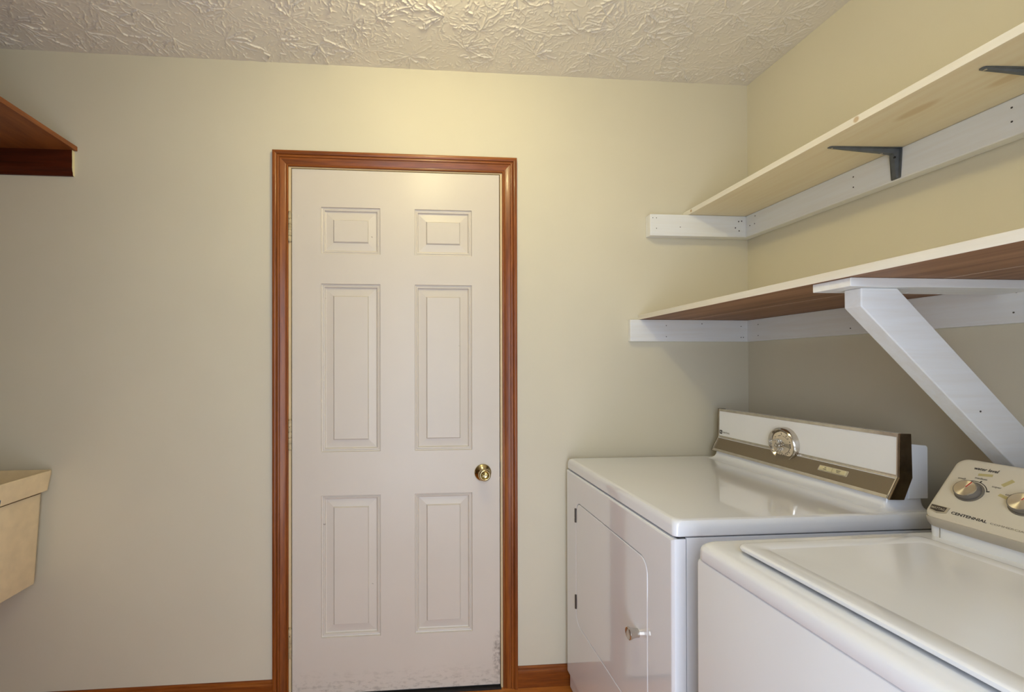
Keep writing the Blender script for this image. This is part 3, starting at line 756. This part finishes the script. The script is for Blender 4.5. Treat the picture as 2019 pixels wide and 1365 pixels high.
# console housing
con = None
m = MB(); m.prism_y([(-0.152, .9405), (-0.098, .9405), (-0.098, 1.068), (-0.0995, 1.0725), (-0.103, 1.0750), (-0.152, 1.0800)], cy0 + .004, cy1 - .004)
con = m.build('console_housing', 'enamel', dr, bevel=0.002)
PT, PM, PB = (-0.178, 1.105), (-0.1805, .9965), (-0.209, .9435)
QT, QM, QB = (-0.150, 1.104), (-0.147, .9950), (-0.170, .9400)
m = MB(); m.prism_y([PT, PM, PB, QB, QM, QT], cy0 + .0042, cy1 - .0042); m.build('console_core', 'panel_white', dr)
for (a, b) in ((cy0 - .001, cy0 + .0042), (cy1 - .0042, cy1 + .001)):
    m = MB(); m.prism_y([(PT[0] - .002, PT[1] + .002), (PM[0] - .002, PM[1]), (PB[0] - .002, PB[1] - .002), QB, QM, (QT[0], QT[1] + .002)], a, b)
    m.build('end_cap', 'chrome_dark', dr, bevel=0.0008)
def lerp(p, q, t): return (p[0] + (q[0] - p[0]) * t, p[1] + (q[1] - p[1]) * t)
def strip_on(p, q, t0, t1, off, y0, y1, name, mat, parent, bev=0.0):
    """bar on the console face between fractions t0..t1 of p->q, proud by off"""
    d = Vector((q[0] - p[0], 0, q[1] - p[1])).normalized(); n = Vector((-d.z * -1, 0, d.x * -1))
    n = Vector((d.z, 0, -d.x));
    if n.x > 0: n = -n
    a = lerp(p, q, t0); b = lerp(p, q, t1)
    m = MB(); m.prism_y([(a[0] + .001, a[1]), (a[0] + n.x * off, a[1] + n.z * off), (b[0] + n.x * off, b[1] + n.z * off), (b[0] + .001, b[1])], y0, y1)
    return m.build(name, mat, parent, bevel=bev)
E0, E1 = cy0 + .0042, cy1 - .0042
pw = strip_on(PT, PM, .075, .955, .0006, E0 + .003, E1 - .003, 'white_panel', 'panel_white', dr)
ps = strip_on(PM, PB, .10, .86, .0006, E0 + .003, E1 - .003, 'brown_panel', 'strip', dr)
strip_on(PT, PM, -.01, .075, .0022, E0, E1, 'chrome_trim', 'chrome', dr, .0006)
strip_on(PT, PM, .955, 1.0, .0020, E0, E1, 'chrome_trim', 'chrome', dr, .0006)
strip_on(PM, PB, .0, .07, .0016, E0, E1, 'chrome_trim', 'chrome', dr, .0006)
strip_on(PM, PB, .86, 1.02, .0024, E0, E1, 'chrome_trim', 'chrome', dr, .0006)
for (a, b) in ((E0, E0 + .003), (E1 - .0045, E1)):
    strip_on(PT, PM, .075, 1.0, .0024, a, b, 'chrome_trim', 'chrome', dr); strip_on(PM, PB, 0, 1.0, .0024, a, b, 'chrome_trim', 'chrome', dr)
# control dial
dc = Vector((-0.182, -0.392, 1.0200)); dax = Vector((-1, 0, -0.10)).normalized()
k = MB(); k.lathe(dc, dax, [(.0555, -.010), (.0560, .004), (.0545, .0120), (.0520, .0150), (.0495, .0140), (.0450, .0080), (.0435, .0060), (.0430, .0040)], 56)
dial = k.build('control_dial', 'chrome', dr, smooth=0.5)
k = MB(); k.lathe(dc, dax, [(.0425, .0030), (.0425, .0085), (.0410, .0092), (.0300, .0092)], 48); k.build('dial_face', 'dial_face', dial, smooth=0.5)
du = dax.cross(Vector((0, 0, 1))).normalized(); dv = du.cross(dax).normalized()
if dv.z < 0: dv = -dv
def ring_arc(r0, r1, a0, a1, h, n=24):
    m = MB(); L = []
    pts = []
    for i in range(n + 1):
        a = math.radians(a0 + (a1 - a0) * i / n); e = Vector((0, -1, 0)) * math.cos(a) + dv * math.sin(a)
        L.append([dc + dax * h + e * r0, dc + dax * (h + .0004) + e * r0, dc + dax * (h + .0004) + e * r1, dc + dax * h + e * r1])
    m.loops(L); return m
for (r0, r1, a0, a1) in ((.0415, .0425, 100, 190), (.0285, .0300, 95, 118), (.0285, .0300, 228, 268), (.0285, .0300, 285, 345), (.0285, .0296, 40, 80)):
    ring_arc(r0, r1, a0, a1, .0090).build('dial_mark', 'ink', dial)
for a in (90, 58, 42, 22, 218, 232, 246, 260, 274, 288, 302, 318, 140):
    ring_arc(.0320, .0385 if a in (90, 58) else .0350, a - (1.6 if a in (90, 58) else 2.6), a + (1.6 if a in (90, 58) else 2.6), .0090, 3).build('dial_mark', 'ink', dial)
k = MB(); L = []
for (r, t) in ((.0095, .0095), (.0095, .0150), (.0120, .0170), (.0185, .0190), (.0200, .0210), (.0200, .0360), (.0180, .0390), (.0080, .0380)):
    ln = []
    for i in range(48):
        a = 2 * PI * i / 48; rr_ = r * (1 + (.06 if (i % 6) < 3 else -.05) * (1 if t > .018 else 0))
        ln.append(dc + dax * t + (Vector((0, -1, 0)) * math.cos(a) + dv * math.sin(a)) * rr_)
    L.append(ln)
k.loops(L); ck = k.build('clear_knob', 'clear', dial, smooth=0.5)
k = MB(); e0 = Vector((0, -1, 0)); k.hexa([dc + dax * h + e0 * a + dv * b for h in (.0100, .0130) for a, b in ((.009, -.0035), (.034, -.0075), (.034, .0075), (.009, .0035))]); k.build('pointer_wing', 'clear', ck)
k = MB(); k.lathe(dc, dax, [(.0050, .0092), (.0050, .0290), (.0035, .0300)], 16); k.build('knob_hub', 'chrome', dial, smooth=0.6)
# push buttons on the brown strip
sd = Vector((PB[0] - PM[0], 0, PB[1] - PM[1])).normalized(); sn = Vector((sd.z, 0, -sd.x))
if sn.x > 0: sn = -sn
def on_strip(t, y): 
    p = Vector((PM[0], y, PM[1])) + sd * (t * Vector((PB[0] - PM[0], 0, PB[1] - PM[1])).length); return p + sn * .0008
bz = MB(); fb = (on_strip(.42, -.573), Vector((0, -1, 0)), -sd, sn)
bz.rr([(-.0455, .0455, -.0085, .0085, .002, 0), (-.0455, .0455, -.0085, .0085, .002, .0012)], fb, 3); bez = bz.build('button_bezel', 'chrome', dr)
for s in (-1, 1):
    b = MB(); b.rr([(s * .0205 - .0195, s * .0205 + .0195, -.0062, .0062, .001, .001), (s * .0205 - .0195, s * .0205 + .0195, -.0062, .0062, .001, .0042), (s * .0205 - .0188, s * .0205 + .0188, -.0056, .0056, .001, .0048)], fb, 3)
    bo = b.build('push_button', 'button', bez, smooth=0.5)
    o = fb[0] + fb[3] * .0048 + fb[1] * (s * .0205)
    text('button_print', 'Air' if s < 0 else 'Regular', .0045, o + fb[2] * .0010, fb[1], fb[2], 'ink_soft', bo, align='CENTER')
    text('button_print', 'Fabric' if s < 0 else 'Fabric', .0045, o - fb[2] * .0038, fb[1], fb[2], 'ink_soft', bo, align='CENTER')
# maker's mark
wn = Vector((-1, 0, 0))
mk = MB(); fm = (Vector((-0.1805, -0.0835, 1.0155)), Vector((0, -1, 0)), Vector((0, 0, 1)), Vector((-1, 0, 0)))
mk.rr([(-.0068, .0068, -.0072, .0072, .0022, 0), (-.0068, .0068, -.0072, .0072, .0022, .0009)], fm, 3); mo = mk.build('maker_mark', 'ink', dr)
mk = MB(); mk.hexa([fm[0] + fm[1] * a + fm[2] * b + fm[3] * h for h in (.0008, .0013) for a, b in ((-.0035, .0030), (.0005, .0030), (.0035, -.0030), (-.0005, -.0030))]); mk.build('mark_glyph', 'panel_white', mo)
text('maker_print', 'MAYTAG', .0090, (-0.1808, -0.0940, 1.0120), (0, -1, 0), (0, 0, 1), 'ink_soft', dr, width=.036)

# ================================================================== WASHER
WX, WY, WR = -0.797, -0.860, 0.020
wa = thing('washing_machine', 'white top-load washing machine at the lower right corner', 'washing machine', (WX, WY, 0), WR)
WXB, WYN = -0.130, WY - 0.686
m = MB(); m.rr([(WX + .030, WXB, WYN + .003, WY - .003, .004, .02), (WX + .030, WXB, WYN + .003, WY - .003, .004, .866)]); m.build('cabinet', 'enamel_w', wa)
m = MB()
m.rr([(WX + .003, WX + .032, WYN + .003, WY - .003, .003, .03), (WX + .001, WX + .032, WYN + .001, WY - .001, .007, .036), (WX + .001, WX + .032, WYN + .001, WY - .001, .007, .860), (WX + .0025, WX + .032, WYN + .0025, WY - .0025, .007, .8655), (WX + .006, WX + .032, WYN + .005, WY - .005, .006, .8675)], None, 5)
m.build('front_panel', 'enamel_w', wa, smooth=0.5)
# deck
m = MB()
lv = [(.010, .8675), (.0012, .8690), (0, .8710), (.0004, .8890), (.0018, .8935), (.0050, .8975), (.0100, .9008), (.0165, .9032), (.0240, .9045), (.0320, .9050)]
m.rr([(WX + d, WXB, WYN + d * .45, WY - d * .45, .022, z) for d, z in lv], None, 8)
m.build('deck', 'enamel_w', wa, smooth=0.6)
# lid
lx0, lx1, ly0, ly1 = WX + .0400, WX + .4560, WYN + .055, WY - .064
m = MB(); m.rr([(lx0 + .020, lx1 - .004, ly0 + .010, ly1 - .0040, .014, .9046), (lx0 + .020, lx1 - .004, ly0 + .010, ly1 - .0040, .014, .9142)], None, 8); m.build('lid_gap_shade', 'black', wa)  # inset block coloured black to paint the shade under the lid
m = MB()
m.rr([(lx0 + .0050, lx1, ly0 + .003, ly1 - .003, .018, .9122), (lx0 + .0012, lx1, ly0 + .0003, ly1 - .0003, .020, .9134), (lx0, lx1, ly0, ly1, .020, .9162), (lx0 + .0006, lx1 - .001, ly0 + .0012, ly1 - .0012, .020, .9197), (lx0 + .0030, lx1 - .003, ly0 + .0032, ly1 - .0032, .019, .9220), (lx0 + .0060, lx1 - .004, ly0 + .0050, ly1 - .0050, .018, .9228),
      (lx0 + .012, lx1 - .008, ly0 + .010, ly1 - .010, .018, .9230), (lx0 + .038, lx1 - .030, ly0 + .034, ly1 - .034, .012, .9228), (lx0 + .0395, lx1 - .0315, ly0 + .0355, ly1 - .0355, .012, .9218), (lx0 + .0420, lx1 - .034, ly0 + .038, ly1 - .038, .012, .9216), (lx0 + .10, lx1 - .09, ly0 + .10, ly1 - .10, .03, .9202)], None, 8)
m.build('lid', 'enamel_w', wa, smooth=0.6)
# console base strip
m = MB(); m.rr([(WX + .5330, WXB - .005, WYN + .022, WY - .020, .016, .9045), (WX + .5310, WXB - .005, WYN + .0225, WY - .0205, .016, .930), (WX + .5340, WXB - .005, WYN + .0225, WY - .0205, .016, .934)], None, 6)
cb = m.build('console_base', 'enamel_w', wa, smooth=0.5)
m = MB(); m.rr([(WX + .5300, WXB - .010, WYN + .030, WY - .026, .014, .9275), (WX + .5262, WXB - .010, WYN + .026, WY - .0225, .016, .9290), (WX + .5215, WXB - .010, WYN + .022, WY - .0200, .018, .9370), (WX + .5190, WXB - .010, WYN + .020, WY - .0192, .019, .9440), (WX + .5190, WXB - .010, WYN + .020, WY - .0192, .019, .9490)], None, 6)
m.build('console_lip', 'console_lip', wa, smooth=0.6)
m = MB(); m.box(WX + .5301, WX + .5315, WY - .0454, WY - .0450, .906, .927); m.build('base_joint', 'ink_pale', cb)
# sloped face: a along -y, v up the slope
fo = Vector((-0.2745, WY, 0.9520)); fv = Vector((.09, 0, .118)).normalized(); fa = Vector((0, -1, 0)); fn = fa.cross(fv)
if fn.x > 0: fn = -fn
FR = (fo, fa, fv, fn)
VA0, VA1, VB0, VB1 = .0190, .667, -.0050, .1530
m = MB()
m.rr([(VA0 + .004, VA1 - .004, VB0 + .014, VB1 - .004, .014, -.050), (VA0 + .002, VA1 - .002, VB0 + .004, VB1, .016, -.026), (VA0, VA1, VB0 - .001, VB1, .018, -.014), (VA0, VA1, VB0, VB1, .020, -.0060), (VA0 + .0012, VA1 - .0012, VB0 + .0012, VB1 - .0012, .020, -.0024), (VA0 + .0040, VA1 - .0040, VB0 + .0040, VB1 - .0040, .018, -.0004), (VA0 + .008, VA1 - .008, VB0 + .008, VB1 - .008, .016, 0)], FR, 8)
cf = m.build('console', 'console_tan', wa, smooth=0.55)
m = MB(); m.prism_y([(-0.262, .936), (WXB - .002, .936), (WXB - .002, 1.062), (-.158, 1.068), (-.186, 1.060)], WYN + .028, WY - .026); m.build('console_back', 'console_lip', wa, bevel=.006)
def fp(a, v, h=0.0): return fo + fa * a + fv * v + fn * h
def A_(y): return WY - y
def wknob(y, v, parent, R=.0208):
    c = fp(A_(y), v)
    k = MB(); k.lathe(c, fn, [(R * 1.16, -.001), (R * 1.16, .0012), (R * 1.10, .0020), (R * 1.02, .0022)], 40); k.build('knob_skirt', 'ink_soft', parent, smooth=0.5)
    k = MB(); k.lathe(c, fn, [(R * 1.00, .0015), (R * 1.00, .0050), (R * .97, .0120), (R * .93, .0138), (R * .86, .0142)], 44)
    ko = k.build('knob', 'knob_grey', parent, smooth=0.5)
    bpy.context.view_layer.update()
    me = MB(); me.lathe((0, 0, 0), (0, 0, 1), [(R * .87, .0), (R * .85, .0008), (R * .50, .0006), (R * .10, .0006)], 44)
    cap = me.build('knob_cap', 'spun', None, base=(0, 0, 0), smooth=0.4)
    cap.parent = ko
    cz = fn; cx = fa; cyv = cz.cross(cx)
    b = Vector((WX, WY, 0)); oo = c + fn * .0138 - b
    cap.matrix_local = Matrix(((cx.x, cyv.x, cz.x, oo.x), (cx.y, cyv.y, cz.y, oo.y), (cx.z, cyv.z, cz.z, oo.z), (0, 0, 0, 1)))
    pd = (fa * .35 + fv).normalized(); ps_ = pd.cross(fn)
    m = MB(); q = c + fn * .0145
    m.hexa([q + pd * a + ps_ * b_ + fn * h for h in (0, .0006) for a, b_ in ((R * .12, -.0007), (R * .84, -.0011), (R * .84, .0011), (R * .12, .0007))])
    m.build('pointer', 'red', ko)
    return ko
k1 = (-0.9305, .0745); k2 = (-1.0185, .0720)
wknob(k1[0], k1[1], cf); wknob(k2[0], k2[1], cf); wknob(-1.118, .0720, cf)
k = MB(); c4 = fp(A_(-1.335), .078); k.lathe(c4, fn, [(.034, -.001), (.034, .006), (.032, .024), (.028, .027)], 44); k.build('cycle_knob', 'knob_grey', cf, smooth=0.5)
# arc around the first knob
def farc(y, v, r0, r1, a0, a1, n=20):
    m = MB(); L = []
    for i in range(n + 1):
        a = math.radians(a0 + (a1 - a0) * i / n); ca, sa = math.cos(a), math.sin(a)
        L.append([fp(A_(y) + r * ca, v + r * sa, h) for r, h in ((r0, 0), (r0, .0004), (r1, .0004), (r1, 0))])
    m.loops(L); return m
farc(k1[0], k1[1], .0262, .0276, 115, 18).build('level_arc', 'ink', cf)
for (a, s) in ((74, 1.0), (18, 1.0)):
    farc(k1[0], k1[1], .0262, .0310, a - 2.2, a + 2.2, 3).build('level_tick', 'ink', cf)
up_ = tuple(fv); ru_ = tuple(fa)
text('panel_print', 'water level', .0098, fp(A_(-0.9150), .1290), ru_, up_, 'ink', cf, bold=.00012, width=.0400, shear=.15)
text('panel_print', 'small', .0060, fp(A_(-0.8995), .1000), ru_, up_, 'ink_soft', cf, width=.0125)
text('panel_print', 'medium', .0060, fp(A_(-0.9255), .1078), ru_, up_, 'ink_soft', cf, width=.0200)
text('panel_print', 'super', .0060, fp(A_(-0.9585), .0955), ru_, up_, 'ink_soft', cf, width=.0150)
text('panel_print', 'cold', .0060, fp(A_(-0.9840), .0842), ru_, up_, 'ink_soft', cf, width=.0110)
text('panel_print', 'warm', .0060, fp(A_(-1.0050), .1060), ru_, up_, 'ink_soft', cf, width=.0140)
text('panel_print', 'CENTENNIAL', .0085, fp(A_(-0.9240), .0150), ru_, up_, 'ink', cf, bold=.00018, width=.0590)
text('panel_print', 'COMMERCIAL TECHNOLOGY', .0056, fp(A_(-0.9880), .0150), ru_, up_, 'ink_pale', cf, width=.115)
for (y0, v0, y1, v1, wd) in ((-.9275, .1180, -.9500, .1215, .0030), (-.9725, .1030, -.9835, .1190, .0036), (-.9755, .0822, -.9945, .0768, .0030)):
    d = Vector((A_(y1) - A_(y0), v1 - v0)).normalized(); n2 = Vector((-d.y, d.x)) * wd
    m = MB(); m.hexa([fp(A_(y) + s * n2.x, v + s * n2.y, h) for h in (0, .0003) for (y, v, s) in ((y0, v0, -1), (y1, v1, -1), (y1, v1, 1), (y0, v0, 1))])
    m.build('khaki_bar', 'olive', cf)  # flat olive bars laid on the console face
# shield badge
sh_o = [(.0, .0185), (.0335, .0185), (.0320, .0045), (.0165, .0), (.0015, .0045)]
ba, bv = A_(-0.8852), .0080
m = MB(); m.loops([[fp(ba + a, bv + v, h) for a, v in sh_o] for h in (0, .0014)]); bd = m.build('shield_badge', 'silver', cf)
sh_i = [(.0012, .0172), (.0290, .0172), (.0280, .0062), (.0155, .0035), (.0025, .0062)]
m = MB(); m.loops([[fp(ba + a, bv + v, h) for a, v in sh_i] for h in (.0010, .0018)]); m.build('badge_field', 'badge', bd)
text('badge_print', 'MAYTAG', .0075, fp(ba + .0030, bv + .0085, .0016), ru_, up_, 'silver', bd, width=.0240, bold=.0001)
# lid hinge dimple and feet
for (x, y) in ((WX + .06, WY - .05), (WX + .06, WYN + .05), (WXB - .05, WY - .05), (WXB - .05, WYN + .05)):
    m = MB(); m.lathe((x, y, 0), (0, 0, 1), [(.02, 0), (.02, .008), (.008, .01), (.008, .021)], 16); m.build('levelling_foot', 'black', wa)
